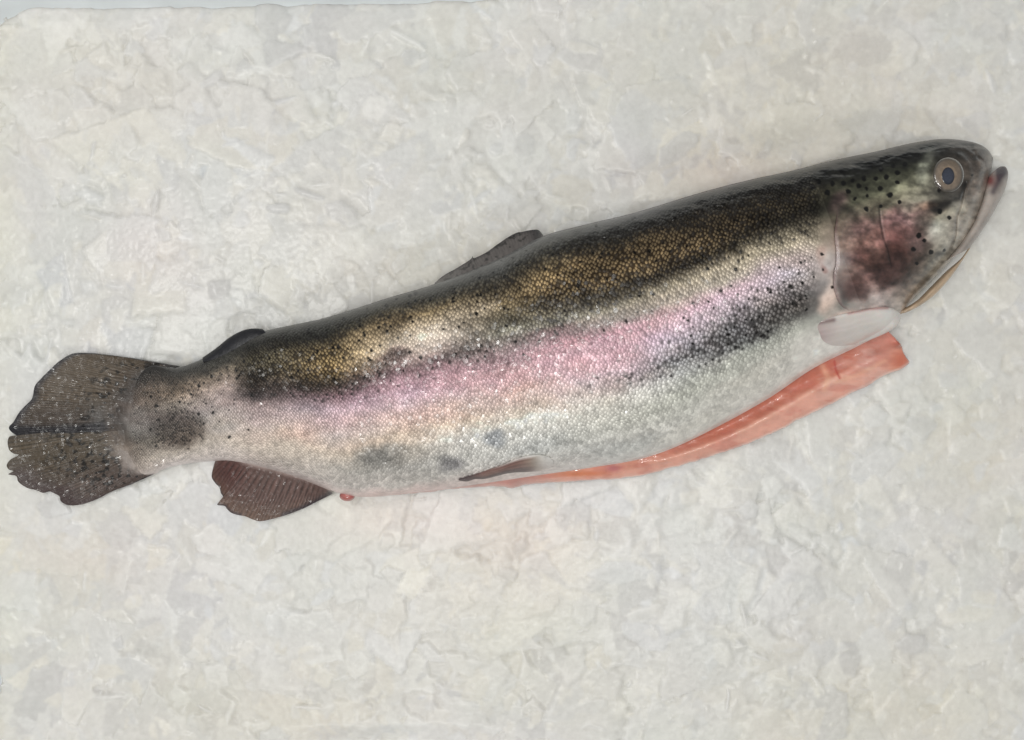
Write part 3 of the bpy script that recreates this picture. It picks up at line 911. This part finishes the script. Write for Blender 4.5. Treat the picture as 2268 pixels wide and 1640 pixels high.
def tail_col_up(px, py, u, v):
    c = np.ones(px.shape + (3,)) * np.array([66., 55, 46])
    m = (sstep(.0, .5, v) * (1 - sstep(.6, .9, u)))[..., None]
    c = c * (1 - .5 * m) + np.array([104, 90, 70]) * .5 * m
    st = fin_stripes(u, v, 15, 5)[..., None]
    c = c * (.62 + .62 * st * sstep(.1, .5, v)[..., None] + .38 * (1 - sstep(.1, .5, v))[..., None])
    e = np.maximum(sstep(.9, 1, v), 1 - sstep(.0, .08, u))[..., None]
    c = c * (1 - .8 * e) + np.array([44, 44, 52]) * .8 * e
    d = (np.exp(-(dist_poly(px, py, [(22, 952), (90, 957), (160, 955), (225, 944)]) / (9 + 0 * px)) ** 2) + .6 * sstep(.86, .97, u) * (v > .2))[..., None]  # shade in the fold between the lobes, painted as dark colour
    d = np.clip(d, 0, 1)
    c = c * (1 - .85 * d) + np.array([32, 32, 38]) * .85 * d
    r = (1 - sstep(.05, .35, v))[..., None]
    c = c * (1 - .4 * r) + np.array([92, 84, 80]) * .4 * r
    g = np.exp(-(np.hypot(px - 215, (py - 925) * .8) / 24) ** 2)[..., None]
    c = c * (1 - .5 * g) + np.array([96, 98, 100]) * .5 * g
    sp = sstep(.60, .70, fbm(px / 9, py / 8, 91, 2))[..., None] * (1 - sstep(.3, .8, v))[..., None]
    c = c * (1 - .6 * sp)
    k = (1 - sstep(.03, .3, v + .12 * (fbm(px / 16, py / 16, 93, 2) - .5)))[..., None]
    return lin(np.clip(c, 0, 255)) * GAIN * (1 - k) + k * pigment(px, py)[0] * .9


def tail_col_low(px, py, u, v):
    c = np.ones(px.shape + (3,)) * np.array([78., 67, 53])
    m = sstep(.25, .75, u)[..., None]
    c = c * (1 - m) + np.array([78, 64, 58]) * m
    st = fin_stripes(u, v, 13, 9)[..., None]
    c = c * (.64 + .6 * st * sstep(.1, .5, v)[..., None] + .36 * (1 - sstep(.1, .5, v))[..., None])
    e = (sstep(.72, .95, v) * sstep(.2, .35, u))[..., None]
    c = c * (1 - .55 * e) + np.array([66, 52, 56]) * .55 * e
    e = (sstep(.95, 1, u))[..., None]
    c = c * (1 - .8 * e) + np.array([46, 46, 54]) * .8 * e
    e = ((1 - sstep(0, .1, u)))[..., None]
    c = c * (1 - .5 * e) + np.array([60, 58, 60]) * .5 * e
    r = (1 - sstep(.02, .25, v))[..., None]
    c = c * (1 - .5 * r) + np.array([150, 138, 128]) * .5 * r
    sp = sstep(.58, .68, fbm(px / 9, py / 8, 95, 2))[..., None] * (1 - sstep(.4, .9, v))[..., None]
    c = c * (1 - .65 * sp)
    k = (1 - sstep(.03, .3, v + .12 * (fbm(px / 16, py / 16, 93, 2) - .5)))[..., None]
    return lin(np.clip(c, 0, 255)) * GAIN * (1 - k) + k * pigment(px, py)[0] * .9


def fin_th(px, py, u, v):
    return 1.6 + 2.0 * (1 - v) * np.minimum(1, 12 * np.minimum(u, 1 - u) + .2)


def split_root(pts, k0, k1, n=40):
    c = curve(pts, 200)
    return c[int(k0 * 199):int(k1 * 199) + 1]


tail = bpy.data.objects.new("tail_fin", None)
sc.collection.objects.link(tail)
tail.parent = trout


def tail_z(base):
    return lambda px, py, u, v: base + 5 * (1 - v) ** 1.5 + 2.6 * (fin_stripes(u, v, 15, 5) - .5) * sstep(.08, .4, v) * (1 - .6 * v) + 9 * (fbm(px / 90, py / 70, 13, 2) - .5)


loft("upper_lobe", split_root(TAIL_ROOT, 0, .62), TAIL_UP, 260, 90, lambda px, py, u, v: tail_z(15)(px, py, u, v) - 7 * sstep(.9, 1, u) * v,
     fin_th, tail_col_up, M_FIN, tail, smooth=(True, True))
loft("lower_lobe", split_root(TAIL_ROOT, .56, 1), TAIL_LOW, 260, 90, tail_z(10), fin_th, tail_col_low, M_FIN, tail)


def anal_col(px, py, u, v):
    c = np.ones(px.shape + (3,)) * np.array([94., 70, 64])
    a = sstep(.55, 1, v)[..., None]
    c = c * (1 - .45 * a) + np.array([112, 88, 68]) * .45 * a
    red = np.exp(-(np.hypot(px - 505, py - 1045) / 42) ** 2)[..., None]
    c = c * (1 - .7 * red) + np.array([104, 60, 56]) * .55 * red
    st = fin_stripes(u, v, 12, 15)[..., None]
    c = c * (.62 + .6 * st * sstep(.06, .3, v)[..., None] + .36 * (1 - sstep(.06, .3, v))[..., None])
    e = np.maximum(.8 * sstep(.93, 1, v) * (u < .45), np.exp(-(dist_poly(px, py, [(736, 1094), (705, 1110), (670, 1127), (630, 1142)]) / 8) ** 2))[..., None]
    c = c * (1 - .8 * e) + np.array([48, 42, 50]) * .8 * e
    r = (1 - sstep(0, .14, v))[..., None]
    c = c * (1 - .75 * r) + np.array([182, 166, 160]) * .75 * r
    return lin(np.clip(c, 0, 255)) * GAIN


loft("anal_fin", [(480, 1006), (520, 1014), (560, 1026), (610, 1036), (660, 1052), (700, 1068), (738, 1092)],
     [(478, 1017), (472, 1037), (469, 1057), (478, 1072), (486, 1080), (489, 1092), (494, 1103), (481, 1118), (497, 1121), (503, 1128), (512, 1136), (526, 1141), (543, 1144), (560, 1151),
      (581, 1154.5), (629, 1142.5), (671, 1127), (705, 1110), (737, 1094)],
     220, 70, lambda px, py, u, v: 26 * (1 - v) ** 1.3 + 13 + 2.2 * (fin_stripes(u, v, 12, 15) - .5) * sstep(.06, .3, v) * (1 - .6 * v), fin_th, anal_col, M_FIN, trout)


def dorsal_col(px, py, u, v):
    c = np.ones(px.shape + (3,)) * np.array([96., 90, 87])
    st = fin_stripes(u, v, 11, 25)[..., None]
    c = c * (.8 + .3 * st)
    e = sstep(.75, 1, v)[..., None]
    c = c * (1 - .55 * e) + np.array([48, 45, 46]) * .55 * e
    t = np.exp(-(np.hypot(px - 1195, py - 516) / 22) ** 2)[..., None]
    c = c * (1 - .7 * t) + np.array([38, 36, 38]) * .7 * t
    sp = sstep(.62, .72, fbm(px / 10, py / 7, 97, 2))[..., None]
    c = c * (1 - .35 * sp)
    return lin(np.clip(c, 0, 255)) * GAIN


loft("dorsal_fin", [(968, 634), (1010, 618), (1055, 602), (1100, 584), (1150, 562), (1206, 532)],
     [(962, 628), (982, 611), (1012, 594), (1042, 575), (1046, 567), (1050, 572), (1076, 560), (1100, 543), (1125, 526), (1144, 516), (1156, 514), (1170, 511), (1185, 509), (1194, 511), (1203, 521)], 200, 50,
     lambda px, py, u, v: 108 - 28 * v + 3 * np.sin(u * 30) * v, lambda px, py, u, v: 2 + 3 * (1 - v), dorsal_col, M_SMOOTHFIN, trout)

loft("adipose_fin", [(448, 793), (478, 772), (508, 748), (536, 733), (560, 728), (582, 729)], [(450, 803), (490, 793), (522, 778), (552, 763), (577, 750), (592, 741)], 80, 24,
     lambda px, py, u, v: 50 + 16 * u + 12 * v, lambda px, py, u, v: 9 * np.sqrt(np.maximum(1 - (2 * v - 1) ** 2, 0)) * np.sin(np.pi * np.clip(u, .02, .98)) ** .5,
     lambda px, py, u, v: lin((24, 25, 31)) * (.7 + .7 * fbm(px / 14, py / 10, 6, 3))[..., None] * GAIN, M_DARKFIN, trout, cosv=True)


def pelvic_col(px, py, u, v):
    c = np.ones(px.shape + (3,)) * np.array([158., 146, 130])
    a = (1 - sstep(.55, .9, u))[..., None]
    c = c * (1 - a) + np.array([116, 82, 74]) * a
    st = fin_stripes(v, u, 5, 35)[..., None]
    c = c * (.75 + .5 * st * a + .25 * (1 - a))
    e = np.clip(sstep(.5, .9, v) * (1 - sstep(.6, .9, u)) + 1 - sstep(.05, .3, u), 0, 1)[..., None]
    c = c * (1 - .75 * e) + np.array([58, 46, 52]) * .75 * e
    k = np.exp(-(np.hypot(px - 1205, (py - 1030) * 1.4) / 14) ** 2)[..., None]
    c = c * (1 - .6 * k) + np.array([96, 84, 74]) * .6 * k
    b = np.maximum(sstep(.72, .95, u), .8 * (1 - sstep(.0, .25, v)) * sstep(.3, .6, u))[..., None]
    return lin(c) * GAIN * (1 - b) + b * pigment(px, py)[0]


loft("pelvic_fin", [(1016, 1061), (1045, 1053), (1076, 1043), (1112, 1030), (1150, 1014), (1188, 1007), (1213, 1011), (1226, 1020)],
     [(1016, 1065), (1034, 1067), (1052, 1062), (1076, 1061), (1125, 1049), (1165, 1046), (1200, 1043), (1223, 1032), (1227, 1024)], 120, 36,
     lambda px, py, u, v: surf(px, py) + 2, lambda px, py, u, v: (2 + 10 * sstep(.1, .8, u)) * np.sqrt(np.maximum(1 - (2 * v - 1) ** 2, 0.02)) * np.minimum(1, 8 * (1 - u) + .1),
     pelvic_col, M_SMOOTHFIN, trout, cosv=True)


def pect_col(px, py, u, v):
    c = np.ones(px.shape + (3,)) * np.array([208., 200, 194])
    a = np.exp(-(np.hypot((px - 1798), (py - 748)) / 46) ** 2)[..., None]
    c = c * (1 - .75 * a) + np.array([172, 138, 138]) * .75 * a
    k = np.exp(-(dist_poly(px, py, [(1812, 716), (1832, 712), (1846, 709)]) / 5) ** 2)[..., None]  # crease shade near the fin base, painted into the colour
    c = c * (1 - .75 * k) + np.array([92, 66, 66]) * .75 * k
    t = np.exp(-(np.hypot(px - 1965, py - 702) / 34) ** 2)[..., None]
    c = c * (1 - .8 * t) + np.array([232, 226, 220]) * .8 * t
    c = c * (1 - .07 * np.abs(np.sin(v * 16 + 3 * fbm(u * 5, v * 5, 3, 2))) * (1 - u))[..., None]
    lo = sstep(.8, 1, v)[..., None]
    c = c * (1 - .35 * lo) + np.array([188, 172, 164]) * .35 * lo
    bm_ = ((1 - sstep(.12, .55, u)) * .55)[..., None]
    body_c = np.array([200., 190, 184])
    c = c * (1 - bm_ * (1 - a)) + body_c * bm_ * (1 - a)
    r = np.exp(-(dist_poly(px, py, [(1880, 694), (1925, 684), (1965, 682)]) / 4) ** 2)[..., None]  # shadow of the gap above the fin, painted as a dark red line
    c = c * (1 - .5 * r) + np.array([160, 90, 88]) * .5 * r
    return np.clip(lin(c) * GAIN, 0, .9)


loft("pectoral_fin", [(1784, 752), (1796, 726), (1820, 710), (1856, 698), (1885, 692), (1920, 685), (1955, 680), (1980, 684), (1994, 695)],
     [(1784, 760), (1800, 772), (1840, 775), (1880, 768), (1915, 758), (1945, 746), (1968, 735), (1988, 720), (1996, 705)], 110, 44,
     lambda px, py, u, v: np.maximum(surf(px, py), 44 + 0 * px) - 1 - 5 * (1 - sstep(0, .6, u)) + 5 * u - 5 * v + 2.5 * np.sin(v * 11 + u * 3) * u * (1 - u), lambda px, py, u, v: (5 + 20 * u) * np.sqrt(np.maximum(1 - (2 * v - 1) ** 2, 0.0)) * np.minimum(1, np.minimum(3.5 * u, 9 * (1 - u)) + .05),
     pect_col, M_WHITE, trout, cosv=True)


# opened belly: the far flap of flesh seen below the slit
FL_IN = [(870, 1084), (976, 1070), (1120, 1048), (1260, 1026), (1400, 996), (1530, 952), (1640, 895), (1720, 842), (1800, 795), (1880, 752), (1945, 722), (1972, 738), (1990, 757)]
FL_OUT = [(870, 1096), (976, 1087), (1051, 1081), (1100, 1079), (1133, 1082), (1145, 1079), (1188, 1071), (1265, 1067), (1345, 1063), (1425, 1052), (1524, 1028), (1604, 1002), (1664, 980), (1743, 944), (1823, 904),
          (1903, 864), (1954, 836), (1985, 823), (2006, 811), (2014, 801), (2003, 791), (1999, 778)]


def flesh_z(px, py, u, v):
    ridge = .66 - .1 * sstep(.5, 1, u)
    wide = sstep(.40, .62, u)
    c = 36 - 9 * v - 17 * v ** 3
    c = c - wide * 17 * np.exp(-((v - .34) / .2) ** 2) + wide * 4 * np.exp(-((v - ridge) / .09) ** 2)
    return c + 5 * (fbm(px / 40, py / 25, 17, 3) - .5) - 10 * sstep(.93, 1, u)


def flesh_col(px, py, u, v):
    c = np.ones(px.shape + (3,)) * np.array([212., 142, 120])
    wide = (sstep(.38, .6, u))[..., None]
    inner = np.exp(-((v - .33) / .26) ** 2)[..., None]
    c = c * (1 - wide * inner) + np.array([198, 112, 90]) * wide * inner
    dp = (1 - sstep(.08, .3, v))[..., None]
    c = c * (1 - .6 * dp) + np.array([184, 88, 72]) * .6 * dp
    vv = np.exp(-((fbm(px / 60, py / 26, 23, 3) - .5) / .02) ** 2)[..., None]
    c = c * (1 - .22 * vv) + np.array([232, 188, 168]) * .22 * vv
    rim = np.exp(-((v - (.66 - .1 * sstep(.5, 1, u))) / .07) ** 2)[..., None] * wide
    c = c * (1 - .6 * rim) + np.array([232, 182, 160]) * .6 * rim
    rg = .66 - .1 * sstep(.5, 1, u)
    out = sstep(rg - .02, rg + .1, v)[..., None]
    c = c * (1 - .75 * out) + np.array([220, 162, 144]) * .75 * out
    pk = sstep(1870, 1910, px)[..., None] * (1 - sstep(.55, .7, v))[..., None]
    c = c * (1 - .75 * pk) + np.array([206, 142, 128]) * .75 * pk
    tip = np.exp(-(np.hypot(px - 1998, py - 800) / 26) ** 2)[..., None]
    c = c * (1 - .8 * tip) + np.array([204, 104, 70]) * .8 * tip
    ol = sstep(.93, .99, v)[..., None]
    c = c * (1 - .6 * ol) + np.array([230, 206, 196]) * .6 * ol
    mm = (sstep(.5, .68, fbm(px / 34, py / 20, 27, 3)) * sstep(1780, 1860, px))[..., None]
    c = c * (1 - .4 * mm) + np.array([214, 172, 162]) * .4 * mm
    mm = (sstep(.52, .7, fbm(px / 46, py / 16, 29, 3)))[..., None]
    c = c * (1 - .3 * mm) + np.array([190, 104, 92]) * .3 * mm
    fat = np.exp(-(dist_poly(px, py, [(1822, 812), (1834, 838), (1826, 862)]) / 7) ** 2)[..., None] + .7 * np.exp(-(dist_poly(px, py, [(1850, 848), (1900, 830), (1960, 800)]) / 5) ** 2)[..., None]
    c = c * (1 - .6 * np.clip(fat, 0, 1)) + np.array([232, 178, 146]) * .6 * np.clip(fat, 0, 1)
    ve = np.exp(-(dist_poly(px, py, [(1848, 800), (1852, 822), (1860, 838)]) / 2.5) ** 2)[..., None]
    c = c * (1 - .7 * ve) + np.array([180, 62, 50]) * .7 * ve
    org = np.exp(-(np.hypot((px - 1290) / 55, (py - 1050) / 7)) ** 2)[..., None]
    c = c * (1 - .6 * org) + np.array([208, 112, 66]) * .6 * org
    pp = np.exp(-(np.hypot((px - 1358) / 16, (py - 1038) / 8)) ** 2)[..., None]
    c = c * (1 - .6 * pp) + np.array([170, 90, 104]) * .6 * pp
    lft = (1 - sstep(1150, 1260, px))[..., None]
    c = c * (1 - .75 * lft) + np.array([184, 136, 130]) * .75 * lft
    c = c * (1 + .1 * (fbm(px / 30, py / 12, 19, 3) - .5))[..., None]
    return np.clip(lin(np.clip(c, 0, 255), .88) * GAIN, 0, .9)


loft("belly_flap", FL_IN, FL_OUT, 420, 70, flesh_z, lambda px, py, u, v: 7 * np.maximum(1 - (2 * v - 1) ** 8, 0) ** .5 * np.minimum(1, 40 * np.minimum(u, 1 - u) + .15),
     flesh_col, M_FLESH, trout, cosv=True,
     warp=lambda px, py, U, V: (px + 9 * (fbm(px / 20, py / 20, 63, 3) - .5) * sstep(.94, 1, U) + 3 * (fbm(px / 30, py / 30, 64, 3) - .5) * V,
                                py + 7 * (fbm(px / 26, py / 26, 65, 3) - .5) * V ** 2))


def ventcol(R, T):
    return np.ones(R.shape + (3,)) * lin((206, 112, 106)) * (1 - .25 * R[..., None])


dome("vent", 769, 1099, 17, 12, 34, 16, ventcol, M_FLESH, trout)

# ------------------------------------------------------------------ tray and ice
X0, X1, Y0, Y1 = -58, 2420, -44, 1760       # inner tray edges


def tray():
    prof = [(96, -150), (76, -60), (46, -10), (10, 32), (-2, 40), (-30, 40), (-44, 32), (-48, -170)]   # inwards distance, height
    import itertools
    corners = []
    rad = 60
    for (cx, cy, a0) in ((X1, Y1, 0), (X0, Y1, 90), (X0, Y0, 180), (X1, Y0, 270)):
        corners.append((cx, cy, a0))
    V = []
    nseg = 8
    ct, st_ = math.cos(math.radians(1.15)), math.sin(math.radians(1.15))
    loopn = 4 * (nseg + 1)
    for (din, z) in prof:
        for (cx, cy, a0) in corners:
            sx = -1 if cx == X1 else 1
            sy = -1 if cy == Y1 else 1
            ccx, ccy = cx + sx * (rad + 100), cy + sy * (rad + 100)
            r = rad + 100 - din
            for k in range(nseg + 1):
                a = math.radians(a0 + 90 * k / nseg)
                x_, y_ = ccx + r * math.cos(a) - CX, ccy + r * math.sin(a) - CY
                V.append(((x_ * ct + y_ * st_) * S, -(-x_ * st_ + y_ * ct) * S, z * S))
    F = []
    for i in range(len(prof) - 1):
        for j in range(loopn):
            k = (j + 1) % loopn
            F.append((i * loopn + j, i * loopn + k, (i + 1) * loopn + k, (i + 1) * loopn + j))
    me = bpy.data.meshes.new("tray")
    F.append(tuple(range(loopn)))
    F.append(tuple(range((len(prof) - 1) * loopn, len(prof) * loopn))[::-1])
    me.from_pydata(V, [], F)
    me.update()
    me.materials.append(M_TRAY)
    o = bpy.data.objects.new("tray", me)
    sc.collection.objects.link(o)
    for p in me.polygons:
        p.use_smooth = len(p.vertices) == 4
    return tag(o, "white plastic tray whose rim shows along the top of the ice", "tray")


tray()


def ice():
    st = 2.8
    xs = np.arange(X0 - 2, X1 + 2, st)
    ys = np.arange(Y0 - 2, Y1 + 2, st)
    X, Y = np.meshgrid(xs, ys, indexing='ij')
    base = 16 * (fbm(X / 260, Y / 260, 101, 3) - .5)
    z = base - 6
    tint = np.zeros(X.shape)
    hue = np.zeros(X.shape)
    r = np.random.default_rng(5)

    def flake(cx, cy, a, b, ang, dz, sx, sy, tv, hv, k=6, bev=.82):
        R = a * 1.5
        i0, i1 = np.searchsorted(xs, [cx - R, cx + R])
        j0, j1 = np.searchsorted(ys, [cy - R, cy + R])
        if i1 <= i0 or j1 <= j0:
            return
        xx = X[i0:i1, j0:j1] - cx
        yy = Y[i0:i1, j0:j1] - cy
        p = (xx * math.cos(ang) + yy * math.sin(ang)) / a
        q = (-xx * math.sin(ang) + yy * math.cos(ang)) / b
        wob = .15 * (vnoise((xx + cx) / 11, (yy + cy) / 11, 7) - .5)
        g = np.full(xx.shape, -9.)
        th0 = r.uniform(0, 6.28)
        for n in range(k):
            th = th0 + 2 * np.pi * n / k + r.uniform(-.35, .35)
            g = np.maximum(g, (p * math.cos(th) + q * math.sin(th)) / r.uniform(.7, 1.05))
        g = g + wob
        bi = base[min(max(int((cx - xs[0]) / st), 0), len(xs) - 1), min(max(int((cy - ys[0]) / st), 0), len(ys) - 1)]
        zz = bi + dz + sx * xx + sy * yy - 7 * np.clip((g - bev) / (1 - bev), 0, 1) ** 2
        cur = z[i0:i1, j0:j1]
        m = (g < 1) & (zz > cur)
        cur[m] = zz[m]
        tint[i0:i1, j0:j1][m] = tv
        hue[i0:i1, j0:j1][m] = hv

    for n in range(6000):
        big = r.random() < .10
        a = r.lognormal(2.95, .62) if not big else r.uniform(60, 120)
        flake(r.uniform(X0, X1), r.uniform(Y0, Y1), a, a * r.uniform(.35, .95), r.uniform(0, 6.28), r.normal(-1, .8) - (.8 if big else 0),
              r.normal(0, .044) * (.4 if big else 1), r.normal(0, .044) * (.4 if big else 1), r.normal(0, 1), r.normal(0, 1), r.integers(4, 8), r.choice([.7, .99, .99]))
    for n in range(300):     # thin slivers
        a = r.uniform(14, 40)
        flake(r.uniform(X0, X1), r.uniform(Y0, Y1), a, a * r.uniform(.1, .22), r.uniform(0, 6.28), r.normal(2, 1.5), r.normal(0, .06), r.normal(0, .06),
              r.choice([-2., 1.5, -1.]), r.normal(0, 1), 5, .6)
    for n in range(900):     # small grains, bright tint painted in for highlight specks
        a = r.uniform(2.5, 6)
        flake(r.uniform(X0, X1), r.uniform(Y0, Y1), a, a * r.uniform(.4, .9), r.uniform(0, 6.28), r.normal(2.5, 1), r.normal(0, .2), r.normal(0, .2),
              2.2, 0, 5, .5)
    for (cx, cy, a, b, an, dz, tv) in ((602, 40, 62, 46, 1.5, 3, -2.6), (585, 128, 92, 32, -.3, 2.5, -2.4), (470, 176, 36, 14, -.5, 2, -2.2), (905, 88, 46, 7, .5, 5, 1.8),
                                     (910, 130, 26, 22, .4, 2.5, -1.8), (684, 431, 40, 8, .35, 5, -3.2), (618, 462, 34, 14, -.1, 4, -3.), (757, 472, 46, 26, .8, 3, -1.7),
                                     (1880, 1462, 52, 32, 1.5, 3.5, -3.), (2018, 1430, 44, 22, -.2, 3.5, -2.4), (112, 1124, 30, 28, .4, 3, -3.), (256, 688, 46, 34, 0, 3, -2.2),
                                     (1156, 320, 36, 30, .3, 3, -1.8), (1660, 1130, 28, 30, 0, 3, -1.8), (1780, 1300, 60, 40, .5, 2, -1.7), (380, 1400, 70, 50, .3, 2, -1.8),
                                     (1128, 1270, 26, 18, .2, 3, -1.9), (1290, 120, 60, 40, .2, 2, -1.6), (1500, 330, 60, 26, -.6, 2, -1.7), (940, 640, 40, 20, .3, 2, -1.7)):
        flake(cx, cy, a, b, an, dz - 1, 0.01, -.02, tv, -.6, 6, .8)
    # melted edges: soft in places, crisp in others
    zb = z.copy()
    for _ in range(7):
        zz = zb.copy()
        zz[1:-1, 1:-1] = (2 * zb[1:-1, 1:-1] + zb[:-2, 1:-1] + zb[2:, 1:-1] + zb[1:-1, :-2] + zb[1:-1, 2:]) / 6
        zb = zz
    crisp = .2 + .7 * sstep(.42, .75, fbm(X / 55, Y / 55, 171, 3))
    z = zb * (1 - .85 * crisp) + z * .85 * crisp
    z += 1.0 * (fbm(X / 7, Y / 7, 175, 3) - .5)
    for _ in range(2):
        for arr in (tint, hue):
            t2 = arr.copy()
            t2[1:-1, 1:-1] = (2 * arr[1:-1, 1:-1] + arr[:-2, 1:-1] + arr[2:, 1:-1] + arr[1:-1, :-2] + arr[1:-1, 2:]) / 6
            arr[:] = t2
    # pressed down under the fish
    outline = np.vstack([FR[::10, :2], FR[::-10, 2:4]])
    for poly in (outline, np.vstack([curve(TAIL_UP, 60), curve(TAIL_LOW, 60), [(352, 1046), (400, 812)]]),
                 [(478, 1010), (469, 1057), (495, 1120), (543, 1146), (581, 1157), (671, 1130), (738, 1092)],
                 np.vstack([FL_IN, FL_OUT[::-1]])):
        m = inside(X, Y, poly)
        z[m] = np.minimum(z[m], 2)
    # ice falls away at the far rim and in two gaps at the near rim
    far = 1 - sstep(10, 60, Y + X * .02 + 20 * (fbm(X / 50, Y / 50, 131, 3) - .5))
    z = z - 6 * far * (1 - sstep(900, 1300, X)) + 9 * far * (fbm(X / 80, Y / 80, 135, 2) - .5)
    z -= 42 * np.exp(-((X - 870) / 190) ** 2) * sstep(1600, 1650, Y + 20 * (fbm(X / 60, Y / 60, 141, 2) - .5))
    # tone: cloudy white ice, clearer grey pieces, faint warm and cool patches
    lo = (fbm(X / 300, Y / 240, 111, 3) - .5)
    hi = (fbm(X / 130, Y / 130, 121, 3) - .5)
    c = np.ones(X.shape + (3,)) * np.array([206.5, 206.2, 203])
    c = c + lo[..., None] * np.array([2, 3, 7.]) + hi[..., None] * np.array([5, 2, 4.]) + hue[..., None] * np.array([.6, .1, -1.0])
    tv = np.where(tint < -1.5, tint * 3.6, tint * 2.3)
    c = c + tv[..., None] * np.array([1, 1, .9])
    c = c - (np.exp(-(np.maximum(X, 0) / 34) ** 2))[..., None] * np.array([1, 1.2, 4])
    for (x, y, rx, ry, k) in ((1850, 230, 420, 260, 1), (1050, 620, 300, 120, .8), (1150, 1330, 220, 200, .9), (1950, 1560, 380, 120, .9), (2200, 900, 160, 300, .5), (560, 1560, 300, 100, .7), (250, 150, 300, 110, .6)):
        c = c - (k * np.exp(-((X - x) / rx) ** 2 - ((Y - y) / ry) ** 2))[..., None] * np.array([0, 2.0, 6])
    gr = fbm(X / 9, Y / 9, 181, 2) - .5
    c = c + (gr * 10)[..., None]
    # a little blood-tinged melt beside the fish
    for (x, y, rx, ry, s) in ((1130, 1180, 160, 70, 2.2), (850, 1150, 120, 50, 2.5), (1620, 390, 200, 60, 2.5), (330, 560, 120, 80, 1.5), (240, 1240, 200, 90, 1.5)):
        m = s * np.exp(-((X - x) / rx) ** 2 - ((Y - y) / ry) ** 2)
        c = c + m[..., None] * np.array([1, -.8, -1.0])
    col = np.clip(lin(np.clip(c, 0, 250), 1) * 1.28, 0, .92)
    v = np.stack([(X - CX) * S, -(Y - CY) * S, z * S], -1).reshape(-1, 3)
    n, m = X.shape
    i, j = np.meshgrid(np.arange(n - 1), np.arange(m - 1), indexing='ij')
    a = (i * m + j).ravel()
    f = np.stack([a, a + m, a + m + 1, a + 1], -1)[:, ::-1]
    o = make_mesh("crushed_ice", v, f, M_ICE, None, col=col.reshape(-1, 3))
    return tag(o, "bed of pale crushed ice filling the tray under the trout", "ice", kind="stuff")


ice()
